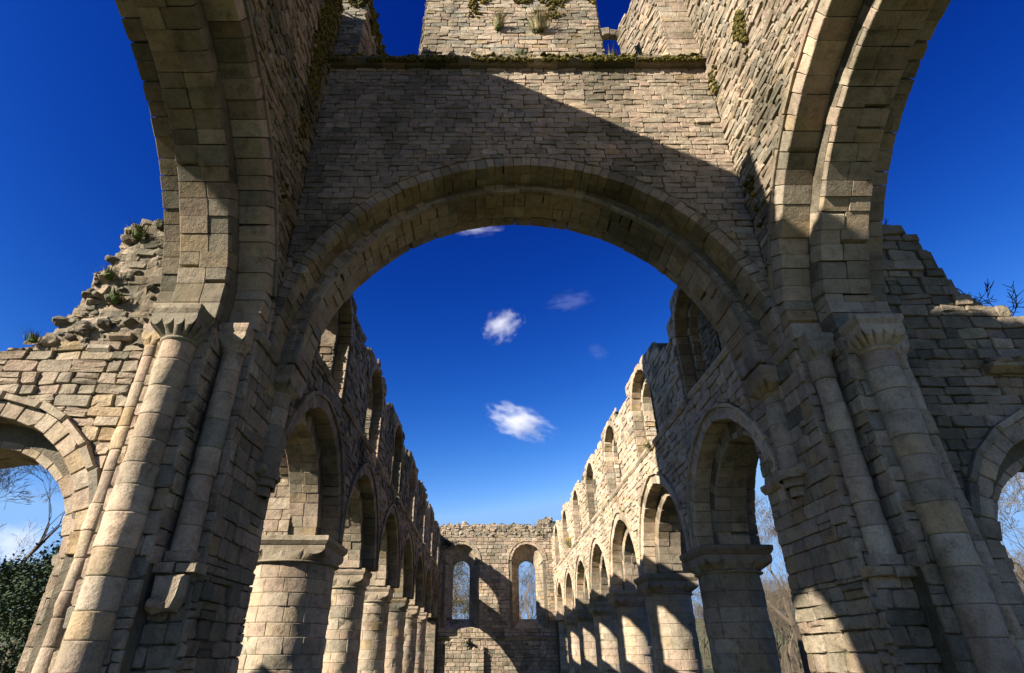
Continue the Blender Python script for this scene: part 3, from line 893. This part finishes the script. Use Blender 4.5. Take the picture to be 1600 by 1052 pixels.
# ---- west walls of the transepts, beside the crossing
def transept(s, label, prof):
    root = thing('transept_wall', label, 'wall', (s * 9, 8, 0), 'transept walls either side of the tower')
    y = 7.4 if s < 0 else 7.75
    fr = FRONT(y)
    c = -7.78 if s < 0 else 7.95
    oA = Arch(c, 2.7, 1.85); iA = Arch(c, 2.7, 1.5)
    E = abs(c) - 1.5
    def top(u):
        a = abs(u); t = prof[0][1]
        for (x0, z0), (x1, z1) in zip(prof[:-1], prof[1:]):
            if x0 <= a <= x1: t = z0 + (z1 - z0) * (a - x0) / max(1e-6, x1 - x0)
        if a > prof[-1][0]: t = prof[-1][1]
        return t + 0.10 * noise3(u * 1.7, s, 0)
    u0, u1 = sorted((s * XO, s * 14))
    M = MB()
    ct = lambda u: top(u) - 0.12
    core(M, fr, u0, u1, 2.7, ct, -0.03, -0.36, [oA], e=0.1, step=0.12)
    core(M, fr, u0, u1, 2.7, ct, -0.36, -1.2, [iA], e=0.1, step=0.12)
    for a, b in ((XO, E), (E + 3.0, 14)):
        p, q = sorted((s * a, s * b)); box(M, p, q - 0.0, y + 0.39, y + 1.2, 0, 2.7)
    for a, b in ((XO, E - 0.34), (E + 3.36, 14)):
        p, q = sorted((s * a, s * b))
        if b > a: box(M, p, q, y + 0.03, y + 0.4, 0, 2.7)
    W = dict(COARSE, ch=(0.13, 0.23), sw=(0.2, 0.54), val=1.0 if s < 0 else 0.9)
    zc = 5.75 if s < 0 else 9
    lay(M, fr, u0, u1, 2.7, min(zc, 8.6), W, [lambda p: oA.clip(p, 0.3)], top=top)
    if s < 0: mortar_sheet(M, fr, -8.6, -XO, zc - 0.05, 8.4, lambda u: top(u) - 0.03)
    if s < 0: lay(M, fr, u0, u1, zc, 8.6, dict(RUB, ch=(0.09, 0.2), sw=(0.12, 0.34), gap=0.001, h=(-0.02, 0.035), hue=0.32, hues=0.25, stain=1.0), top=top)
    lay(M, fr, *sorted((s * (E + 3.35), s * 14)), 0, 2.7, W)
    if s > 0: lay(M, fr, XO, E - 0.35, 0, 2.7, ASH)
    face_y(M, s * (XO if s < 0 else E - 0.35), s * E, y + 0.36, 0, 2.7, ASH)
    face_x(M, s * E, s, y + 0.36, y + 1.2, 0, 2.7, ASH)
    # ragged core of the broken wall above
    for i in range(50):
        u = s * U(XO, 7.3); t = top(u)
        if t < 5.9: continue
        z = U(5.6, t)
        if s < 0: rock(M, fr(u, z, U(-0.03, 0.02)), U(0.05, 0.12), GREY)
    if s < 0:
        for (a, z) in ((6.9, 7.55), (7.02, 7.0), (6.98, 6.45), (7.05, 5.95), (6.6, 8.15), (6.75, 8.0), (7.25, 5.75), (7.1, 6.2), (6.85, 7.2)):
            for k in range(4): rock(M, (s * (a + U(-.10, .06)), y + U(0.0, 0.8), z + U(-.08, .05)), U(0.07, 0.15), GREY)
    rubble_top(M, fr, u0, u1, ct, 0, -1.1, GREY, 10, (0.06, 0.16))
    M.build('wall', STONE, root)
    M = MB()
    ring(M, fr, oA, 0, 0.24, -0.36, 0.02, 0.26, ASH, 0, 0.012)
    ring(M, fr, iA, 0, 0.36, -1.2, -0.36, 0.28, ASH, 0.42, 0.014)
    ar = M.build('arch', ASHLAR, root)
    M = MB(); ring(M, fr, oA, 0.24, 0.36, -0.05, 0.10, 0.45, dict(ASH, hue=0.3), 0, 0.012, 0.03); M.build('hood_mould', ASHLAR, ar)
    M = MB()
    if s < 0:
        for a, z in ((6.05, 5.75), (6.32, 5.55)): string_course(M, fr, *sorted((s * a, s * (a + 0.33))), z, 0.1, 0.1, ASH, 0)
    else:
        string_course(M, fr, 7.0, 14, 5.35, 0.14, 0.22, dict(ASH, val=0.9), 0)
        for i in range(30): rock(M, fr(U(7.1, 9), 5.54, U(0.0, 0.14)), U(0.05, 0.12))
    M.build('string_course', STONE, root)
    if s < 0:   # unseen wall added to block sun; its opening trims the patch on the opposite pier
        B = MB(); fb = FRONT(-0.5); cA = Arch(-11.5, 7.7, 4.2)
        core(B, fb, -13.6, -7.25, 0, 14.6, -0.03, -0.8, [cA])
        box(B, -7.25, -5.9, -1.2, -0.5, 0, 13.0)
        lay(B, fb, -7.25, -5.9, 0, 13.0, dict(W, ch=(0.3, 0.4)))
        lay(B, fb, -13.6, -7.25, 0, 14.6, dict(W, ch=(0.3, 0.4)), [lambda p: cA.clip(p, 0)])
        B.build('sun_blocking_wall', STONE, root)
    M = MB()
    string_course(M, SIDE(s * E, s), y + 0.36, y + 1.15, 2.62, 0.13, 0.07, ASH, 0)
    M.build('impost', ASHLAR, root)
    return root, top
tl, ltop = transept(-1, 'sunlit south transept wall with rubble edge and round arch, left of the tower', [(5.8, 8.25), (6.4, 8.2), (6.75, 7.75), (6.95, 7.0), (7.15, 6.35), (7.4, 5.9), (7.8, 5.7), (8.3, 5.6), (14, 5.4)])
tr, rtop = transept(1, 'shaded north transept wall with a stepped top and round arch, right of the tower', [(5.8, 8.6), (6.68, 8.5), (7.05, 8.05), (7.30, 7.0), (7.57, 6.78), (7.88, 6.57), (9.45, 6.4), (14, 6.3)])

# ================================================================== plants
def tuft(name, c, n, h, spread, label, dry=0.3, lean=(0, 0, 0), group=None, flowers=0, cat='grass tuft'):
    root_ = MB()
    c = Vector(c)
    rock(root_, c, 0.06, tn=(0.1, 1, 0))
    for i in range(int(n * 2.2)):
        a = U(0, 2 * PI); r = min(abs(rnd.gauss(0, spread)), 1.9 * spread)
        b = c + Vector((math.cos(a) * r, math.sin(a) * r * 0.6, 0))
        hh = h * U(0.4, 1.1)
        dirv = Vector((math.cos(a) * U(0, 0.5) + U(-.15, .15), math.sin(a) * U(0, 0.5), 1)) + Vector(lean)
        w = U(0.003, 0.0075)
        side = Vector((math.sin(a), -math.cos(a), 0)) * w
        mid = b + dirv * hh * 0.55
        tip = b + dirv * hh + Vector((math.cos(a), math.sin(a), -0.35)) * hh * U(0.1, 0.45)
        t = (1.0 if rnd.random() < dry else U(0, 0.6), 1, 0)
        root_.add([b - side, b + side, mid + side * 0.8, mid - side * 0.8, tip], [(0, 1, 2, 3), (3, 2, 4)], t)
    for i in range(flowers):
        q = c + Vector((rnd.gauss(0, spread), -0.05 + rnd.gauss(0, spread * .5), h * U(0.5, 1.0))); rock(root_, q, 0.03, mi=1, tn=(U(0, 1), 1, 0)); root_.add([c, c + Vector((.01, 0, 0)), q], [(0, 1, 2)], (0.2, 1, 0))
    o = root_.build(name, [GRASS, FLOWER], None)
    return tag(o, label, cat, group)

def shrub(name, c, n, s, label, cat='shrub', mat=None, group=None):
    """small leafy plant of leaf faces"""
    M = MB(); c = Vector(c)
    for i in range(n):
        d = Vector((rnd.gauss(0, 1), rnd.gauss(0, 1), rnd.gauss(0, 0.8)))
        p = c + d * s * 0.45
        leaf(M, p, U(0.02, 0.045), (U(0, 1), 1, 0)); M.add([c, c + Vector((0.006, 0, 0.006)), p], [(0, 1, 2)], (0.3, 1, 0))
    o = M.build(name, mat or GRASS, None)
    return tag(o, label, cat, group)

def leaf(M, p, s, t):
    a = Vector((rnd.gauss(0, 1), rnd.gauss(0, 1), rnd.gauss(0, 1))).normalized()
    b = a.orthogonal().normalized()
    M.add([p - a * s, p + b * s * 0.55, p + a * s, p - b * s * 0.55], [(0, 1, 2, 3)], t)

G1 = 'grass growing on the tower'
tuft('grass_tuft', (0.55, WY + 0.0, 14.35), 170, 0.5, 0.09, 'large dry straw coloured grass tuft on the stump above the arch', 0.75, (0, -0.3, 0), G1)
tuft('grass_tuft', (-0.4, WY + 0.0, 14.45), 90, 0.42, 0.08, 'thinner dry grass tuft to the left of the large straw tuft', 0.75, (0, -0.3, 0), G1)
tuft('grass_tuft', (0.1, WY - 0.05, 13.12), 80, 0.28, 0.12, 'green tuft on the mossy ledge below the middle of the stump', 0.1, (0, -0.2, 0), G1)
tuft('grass_tuft', (2.12, WY - 0.05, 13.14), 70, 0.26, 0.10, 'yellowish tuft on the ledge below the small broken window arch', 0.45, (0, -0.2, 0), G1)
tuft('grass_tuft', (2.75, WY - 0.02, 13.14), 45, 0.16, 0.12, 'short dark green tuft on the ledge beside the right hand stump', 0.05, (0, -0.2, 0), G1)
G2 = 'plants on the broken transept walls'
for (x, z, n, h, l) in ((-6.55, 7.75, 70, 0.22, 'uppermost green plant on the rubble edge left of the tower'),
                        (-6.75, 6.9, 60, 0.18, 'green plant halfway down the rubble edge left of the tower'),
                        (-6.5, 6.45, 60, 0.16, 'green plant in the face of the rubble left of the tower'),
                        (-7.5, 5.72, 60, 0.15, 'lowest green plant on the wall top left of the tower')):
    tuft('grass_tuft', (x, 7.32, z), n, h, 0.10, l, 0.1, (0, -0.3, 0), G2)
shrub('wall_plant', (HW - 0.08, 15.8, 6.98), 160, 0.22, 'green bush growing from the string course of the sunlit nave wall', 'plant')
tuft('wall_plant', (HW - 0.1, 33.6, 7.0), 90, 0.5, 0.16, 'plant with yellow flowers on the string course far down the sunlit nave wall', 0.3, (-0.3, 0, 0), None, 45, 'plant')
shrub('wall_plant', (3.4, WESTY - 0.1, 9.6), 110, 0.4, 'small green plant near the top right of the far west wall', 'plant')
shrub('ivy_clump', (-3.6, WESTY - 0.12, 8.9), 900, 0.75, 'dark ivy clump in the top left corner of the far west wall', 'ivy', DARKLEAF)

def branch(M, p, d, l, r, lvl, T, maxl, tw, droop=0.0, sides=4):
    """tapered bent limb that forks"""
    n = 3 if lvl < 3 else 2
    pts = [(p.copy(), r)]
    dd = d.normalized()
    for i in range(n):
        dd = (dd + Vector((rnd.gauss(0, .13), rnd.gauss(0, .13), rnd.gauss(0, .10) + (0.06 if lvl < 4 else 0.03) - droop))).normalized()
        p = p + dd * l / n
        pts.append((p.copy(), r * (1 - 0.45 * (i + 1) / n)))
    tube(T if lvl < 3 else M, pts, sides if lvl < 3 else 3, (U(0.2, 0.9), 1, 0))
    if lvl >= maxl: return
    k = 2 if lvl < 1 else (rnd.choice((2, 3)) if lvl < 4 else rnd.choice((2, 3, 3)))
    for i in range(k):
        q, rr = pts[-1] if i < 2 else pts[rnd.randint(1, n)]
        a = U(0, 2 * PI); sp_ = U(0.35, 0.75) * tw
        o = dd.orthogonal().normalized(); o2 = dd.cross(o)
        nd = dd + (o * math.cos(a) + o2 * math.sin(a)) * sp_
        branch(M, q, nd, l * U(0.62, 0.86), max(rr * U(0.6, 0.85), 0.008), lvl + 1, T, maxl, tw, droop, sides)

def tube(M, pts, n, t):
    V = []; F = []
    for i, (p, r) in enumerate(pts):
        d = (pts[min(i + 1, len(pts) - 1)][0] - pts[max(i - 1, 0)][0]).normalized()
        o = d.orthogonal().normalized(); o2 = d.cross(o)
        for k in range(n):
            a = 2 * PI * k / n
            V.append(p + (o * math.cos(a) + o2 * math.sin(a)) * r)
    for i in range(len(pts) - 1):
        for k in range(n):
            F.append((i * n + k, i * n + (k + 1) % n, (i + 1) * n + (k + 1) % n, (i + 1) * n + k))
    M.add(V, F, t)

def ground_z(x, y):
    d = math.hypot(x, y - 20)
    z = 0.0
    if d > 45: z = 16 * (1 - math.exp(-((d - 45) / 90) ** 2)) * (0.75 + 0.35 * noise3(x, y, 0, 0.011))
    return z

def bare_tree(x, y, h, label, seed, levels=8, tw=1.0, group='bare winter trees round the ruin', r=None):
    global rnd, U
    keep = rnd
    rnd = random.Random(seed); U = rnd.uniform
    z = ground_z(x, y)
    o = thing('bare_tree', label, 'tree', (x, y, z), group)
    T, M = MB(), MB()
    branch(M, Vector((x, y, z - 0.2)), Vector((U(-.06, .06), U(-.06, .06), 1)), h * 0.27, r or h * 0.021, 0, T, levels, tw)
    T.build('trunk', BARK, o); M.build('crown', TWIG, o)
    rnd = keep; U = rnd.uniform
    return o

def evergreen(x, y, h, rad, label, seed, n=24000, group=None, mat=None):
    global rnd, U
    keep = rnd
    rnd = random.Random(seed); U = rnd.uniform
    z = ground_z(x, y)
    o = thing('evergreen_tree', label, 'tree', (x, y, z), group)
    T = MB(); tube(T, [(Vector((x, y, z - .2)), 0.32), (Vector((x, y, z + h * .4)), 0.22), (Vector((x, y, z + h * .85)), 0.05)], 8, (0.3, 1, 0))
    M = MB()
    cl = []
    for i in range(110):
        a = U(0, 2 * PI); t = U(0.06, 1.0)
        rr = rad * (math.sin(PI * min(1, (t * 0.82 + 0.12))) ** 0.7) * U(0.55, 1.0)
        cl.append((Vector((x + rr * math.cos(a), y + rr * math.sin(a), z + h * t)), U(0.45, 0.95), U(0.1, 0.8)))
        if i % 4 == 0: tube(T, [(Vector((x, y, z + h * t * 0.8)), 0.06), (cl[-1][0], 0.015)], 4, (0.3, 1, 0))
    for i in range(n):
        c, s, tn = cl[rnd.randrange(len(cl))]
        d = Vector((rnd.gauss(0, 1), rnd.gauss(0, 1), rnd.gauss(0, 0.75)))
        leaf(M, c + d.normalized() * s * abs(rnd.gauss(0.75, 0.25)), U(0.03, 0.10), (min(1, max(0, tn + rnd.gauss(0, .2))), 1, 0))
    T.build('trunk', BARK, o); M.build('crown', mat or DARKLEAF, o)
    rnd = keep; U = rnd.uniform
    return o

EG = 'evergreens beyond the left arch'
evergreen(-16.2, 25.0, 7.7, 3.0, 'dark evergreen tree seen through the left transept arch, nearest the jamb', 3, group=EG)
evergreen(-20.6, 27.0, 5.0, 3.0, 'lower dark evergreen at the left edge under the bare tree', 5, 22000, group=EG)
bare_tree(-25.5, 31.0, 14.5, 'bare tree rising behind the evergreens in the left transept arch', 11, 9, 0.9, r=0.4)
bare_tree(24.0, 27.5, 12.0, 'dense bare tree filling the right transept arch', 12, 9, 1.1)
bare_tree(28.5, 33.0, 12.5, 'bare tree behind the dense one at the right edge of the view', 13, 9, 1.1)
bare_tree(17.2, 36.0, 12.5, 'bare tree with spreading branches right of the first nave pier', 14, 9, 1.1)
bare_tree(21.0, 46.0, 12.5, 'bare tree further back in the gap right of the first nave pier', 15, 9)
bare_tree(3.4, 56.0, 13.0, 'forked bare tree behind the right window of the west wall', 16, 9, 1.1, r=0.36)
bare_tree(1.2, 76.0, 13.0, 'paler bare tree further off in the right window of the west wall', 17, 8)
bare_tree(-4.2, 60.0, 10.5, 'bare tree behind the left window of the west wall', 18, 9, 1.0, r=0.25)
bare_tree(-6.4, 82.0, 12.0, 'bare tree on the bank seen low in the left window of the west wall', 19, 9)
def wood(spots):
    global rnd, U
    keep = rnd; rnd = random.Random(99); U = rnd.uniform
    M = MB()
    for (x, y, h, lv) in spots:
        z = ground_z(x, y)
        branch(M, Vector((x, y, z - 0.3)), Vector((U(-.08, .08), U(-.08, .08), 1)), h * 0.25, h * 0.02, 0, M, lv, 1.1)
    for v in range(0, 1): pass
    rnd = keep; U = rnd.uniform
    return tag(M.build('woodland', TWIG, None), 'distant bare brown woodland on the rising ground behind the ruin', 'woodland', None, 'stuff')
sp = []
for i in range(60): sp.append((U(-16, 16), U(80, 115), U(10, 15), 7))
for i in range(60): sp.append((0.49 * 62 + U(-10, 10), U(52, 78), U(8.0, 11.5), 8 if i % 3 == 0 else 7))
for i in range(40): sp.append((0.87 * 45 + U(-8, 8), U(38, 56), U(8, 11.5), 8 if i % 3 == 0 else 7))
for i in range(10): sp.append((-0.82 * 45 + U(-7, 7), U(40, 52), U(9, 12), 7))
wood(sp)
evergreen(-5.6, 72.0, 13.0, 3.8, 'olive brown leafy tree filling the left window of the west wall', 8, 26000, None, OLIVE)
# twiggy shrubs on the shaded right hand wall
def twigs(name, c, h, label, seed, lv=4):
    global rnd, U
    keep = rnd; rnd = random.Random(seed); U = rnd.uniform
    M = MB(); T = MB()
    for i in range(3): branch(M, Vector(c), Vector((U(-.7, .7), U(-.3, .3), 1)), h * 0.45, 0.012, 3, M, 3 + lv, 1.0)
    rnd = keep; U = rnd.uniform
    return tag(M.build(name, TWIG, None), label, 'shrub', 'twiggy shrubs on the right hand wall')
twigs('twig_shrub', (6.85, 8.1, 8.2), 0.7, 'thin bare shrub on the topmost step of the shaded right wall', 21, 2)
twigs('twig_shrub', (7.6, 8.1, 6.7), 0.6, 'small bare shrub on the lower step of the shaded right wall', 22, 2)
twigs('twig_shrub', (8.2, 8.1, 6.45), 0.75, 'spreading bare shrub at the right edge of the shaded wall', 23, 3)

# ================================================================== ground
def build_ground():
    M = MB()
    xs = [-3000, -1200, -600, -300] + [-200 + 8 * i for i in range(51)] + [300, 600, 1200, 3000]
    ys = [-3000, -1200, -500, -200] + [-100 + 8 * i for i in range(45)] + [400, 700, 1400, 3000]
    V = [Vector((x, y, ground_z(x, y))) for y in ys for x in xs]
    n = len(xs)
    F = [(j * n + i, j * n + i + 1, (j + 1) * n + i + 1, (j + 1) * n + i) for j in range(len(ys) - 1) for i in range(n - 1)]
    M.add(V, F, (0.5, 1, 0), True)
    m, nt, bs = new_mat('rough_grass')
    geo = nt.nodes.new('ShaderNodeNewGeometry')
    a = noisen(nt, geo.outputs['Position'], 0.35, 10, 0.7)
    r = ramp(nt, [(0.3, (0.04, 0.055, 0.016)), (0.5, (0.065, 0.075, 0.022)), (0.7, (0.12, 0.10, 0.045))])
    nt.links.new(a, r.inputs[0]); nt.links.new(r.outputs[0], bs.inputs['Base Color'])
    bs.inputs['Roughness'].default_value = 0.95
    b = noisen(nt, geo.outputs['Position'], 14, 8, 0.8)
    bp = nt.nodes.new('ShaderNodeBump'); bp.inputs['Distance'].default_value = 0.08
    nt.links.new(b, bp.inputs['Height']); nt.links.new(bp.outputs[0], bs.inputs['Normal'])
    tag(M.build('ground', m, None), kind='structure')
build_ground()

# ================================================================== camera
FPX, PITCH = 872.0, 29.8
cam = bpy.data.cameras.new('camera'); co = bpy.data.objects.new('camera', cam); C.objects.link(co)
cam.sensor_width = 36; cam.sensor_fit = 'HORIZONTAL'; cam.lens = FPX / 1600 * 36
cam.shift_x = (800 - 762) / 1600
cam.clip_start = 0.05; cam.clip_end = 8000
co.location = (-0.65, 0, 1.6)
co.rotation_euler = (math.radians(90 + PITCH), 0, 0)
scene.camera = co

# ================================================================== clouds
def px_ray(u, v):
    p = math.radians(PITCH); a = (u - 762) / FPX; b = (526 - v) / FPX
    return Vector((a, math.cos(p) - b * math.sin(p), math.sin(p) + b * math.cos(p)))

def cloud_mat(i, dens, scale, thr):
    m = bpy.data.materials.new('cloud_vapour'); m.use_nodes = True
    nt = m.node_tree; nt.nodes.clear()
    out = nt.nodes.new('ShaderNodeOutputMaterial'); pv = nt.nodes.new('ShaderNodeVolumePrincipled')
    tc = nt.nodes.new('ShaderNodeTexCoord')
    mp = nt.nodes.new('ShaderNodeVectorMath'); mp.operation = 'ADD'; mp.inputs[1].default_value = (i * 3.7, i * 1.3, i * 2.1)
    nt.links.new(tc.outputs['Object'], mp.inputs[0])
    n = noisen(nt, mp.outputs[0], scale, 7, 0.62)
    ln = nt.nodes.new('ShaderNodeVectorMath'); ln.operation = 'LENGTH'; nt.links.new(tc.outputs['Object'], ln.inputs[0])
    fall = mathn(nt, 'SUBTRACT', 1.0, mathn(nt, 'POWER', ln.outputs['Value'], 1.5))
    v = mathn(nt, 'ADD', mathn(nt, 'MULTIPLY', n, 1.7), mathn(nt, 'MULTIPLY', fall, 0.55))
    v = mathn(nt, 'MULTIPLY', mathn(nt, 'SUBTRACT', v, thr), dens)
    v = mathn(nt, 'MULTIPLY', mathn(nt, 'MAXIMUM', v, 0.0), mathn(nt, 'GREATER_THAN', fall, 0.0))
    nt.links.new(v, pv.inputs['Density'])
    pv.inputs['Color'].default_value = (0.98, 0.98, 1, 1); pv.inputs['Anisotropy'].default_value = 0.0
    nt.links.new(pv.outputs[0], out.inputs['Volume'])
    return m

def cloud(i, u, v, w, h, dist, label, dens=0.2, scale=1.9, thr=1.05, roll=0.0):
    import bmesh
    d = px_ray(u, v); pos = Vector((-0.65, 0, 1.6)) + d * dist
    bm = bmesh.new(); bmesh.ops.create_icosphere(bm, subdivisions=4, radius=1.0)
    me = bpy.data.meshes.new('cloud'); bm.to_mesh(me); bm.free()
    o = bpy.data.objects.new('cloud', me); C.objects.link(o)
    me.materials.append(cloud_mat(i, dens, scale, thr))
    o.location = pos
    sx = w / 2 / FPX * dist; sz = h / 2 / FPX * dist
    o.scale = (sx, (sx + sz) / 2, sz)
    o.rotation_euler = (math.radians(25), roll, 0)
    tag(o, label, 'cloud', 'small white clouds in the blue sky')
CLOUDS = True
if CLOUDS:
    cloud(1, 812, 660, 135, 62, 900, 'largest white cloud low in the sky above the far west wall', 0.075, 2.3, 1.08, 0.35)
    cloud(2, 785, 508, 78, 62, 900, 'small bright puff of cloud in the middle of the framed sky', 0.065, 2.2, 1.08, -0.5)
    cloud(3, 890, 470, 95, 42, 900, 'faint wisp of cloud right of the bright puff', 0.005, 2.6, 1.04, -0.2)
    cloud(4, 738, 352, 110, 40, 900, 'thin cloud touching the crown of the big arch', 0.035, 2.4, 1.06)
    cloud(5, 935, 550, 50, 34, 900, 'faintest speck of cloud lower right of the wisp', 0.0035, 2.4, 1.04, 0.5)
    cloud(6, 10, 850, 150, 85, 1000, 'white cloud behind the bare tree in the left arch', 0.03, 1.8, 1.02)

# ================================================================== light
SUN = Vector((-1.0, -0.69, 0.65)).normalized()
sl = bpy.data.lights.new('sun', 'SUN'); so = bpy.data.objects.new('sun', sl); C.objects.link(so)
sl.energy = 5.0; sl.angle = math.radians(0.5); sl.color = (1.0, 0.925, 0.81)
so.location = SUN * 60
so.rotation_euler = (-SUN).to_track_quat('-Z', 'Y').to_euler()
w = bpy.data.worlds.new('World'); scene.world = w; w.use_nodes = True
nt = w.node_tree; bg = nt.nodes['Background']
sky = nt.nodes.new('ShaderNodeTexSky'); sky.sky_type = 'NISHITA'; sky.sun_disc = False
sky.sun_elevation = math.asin(SUN.z); sky.sun_rotation = math.atan2(SUN.x, SUN.y)
sky.air_density = 1.0; sky.dust_density = 0.2; sky.ozone_density = 3.0; sky.altitude = 300
# deep clear-air blue: each channel of the sky model gets its own contrast, as through a polarising filter
EXPO = 1.36
sep = nt.nodes.new('ShaderNodeSeparateColor'); nt.links.new(sky.outputs[0], sep.inputs[0])
cmb = nt.nodes.new('ShaderNodeCombineColor')
for k, (ref, val, p, mx) in enumerate(((1.62, 0.114, 4.4, 0.30), (2.8, 0.35, 2.65, 0.56), (4.66, 0.92, 1.55, 1.0))):
    q = mathn(nt, 'POWER', mathn(nt, 'DIVIDE', sep.outputs[k], ref), p)
    q = mathn(nt, 'MINIMUM', mathn(nt, 'MULTIPLY', q, val), mx)
    nt.links.new(mathn(nt, 'MULTIPLY', q, 10.0 / 2 ** EXPO), cmb.inputs[k])
nt.links.new(cmb.outputs[0], bg.inputs['Color']); bg.inputs['Strength'].default_value = 0.1

scene.view_settings.view_transform = 'Standard'; scene.view_settings.look = 'None'
scene.view_settings.gamma = 1.0; scene.view_settings.exposure = EXPO
scene.cycles.use_denoising = True
scene.cycles.max_bounces = 6; scene.cycles.diffuse_bounces = 1; scene.cycles.volume_bounces = 2
scene.cycles.transparent_max_bounces = 8
print('verts', sum(len(o.data.vertices) for o in scene.objects if o.type == 'MESH'))
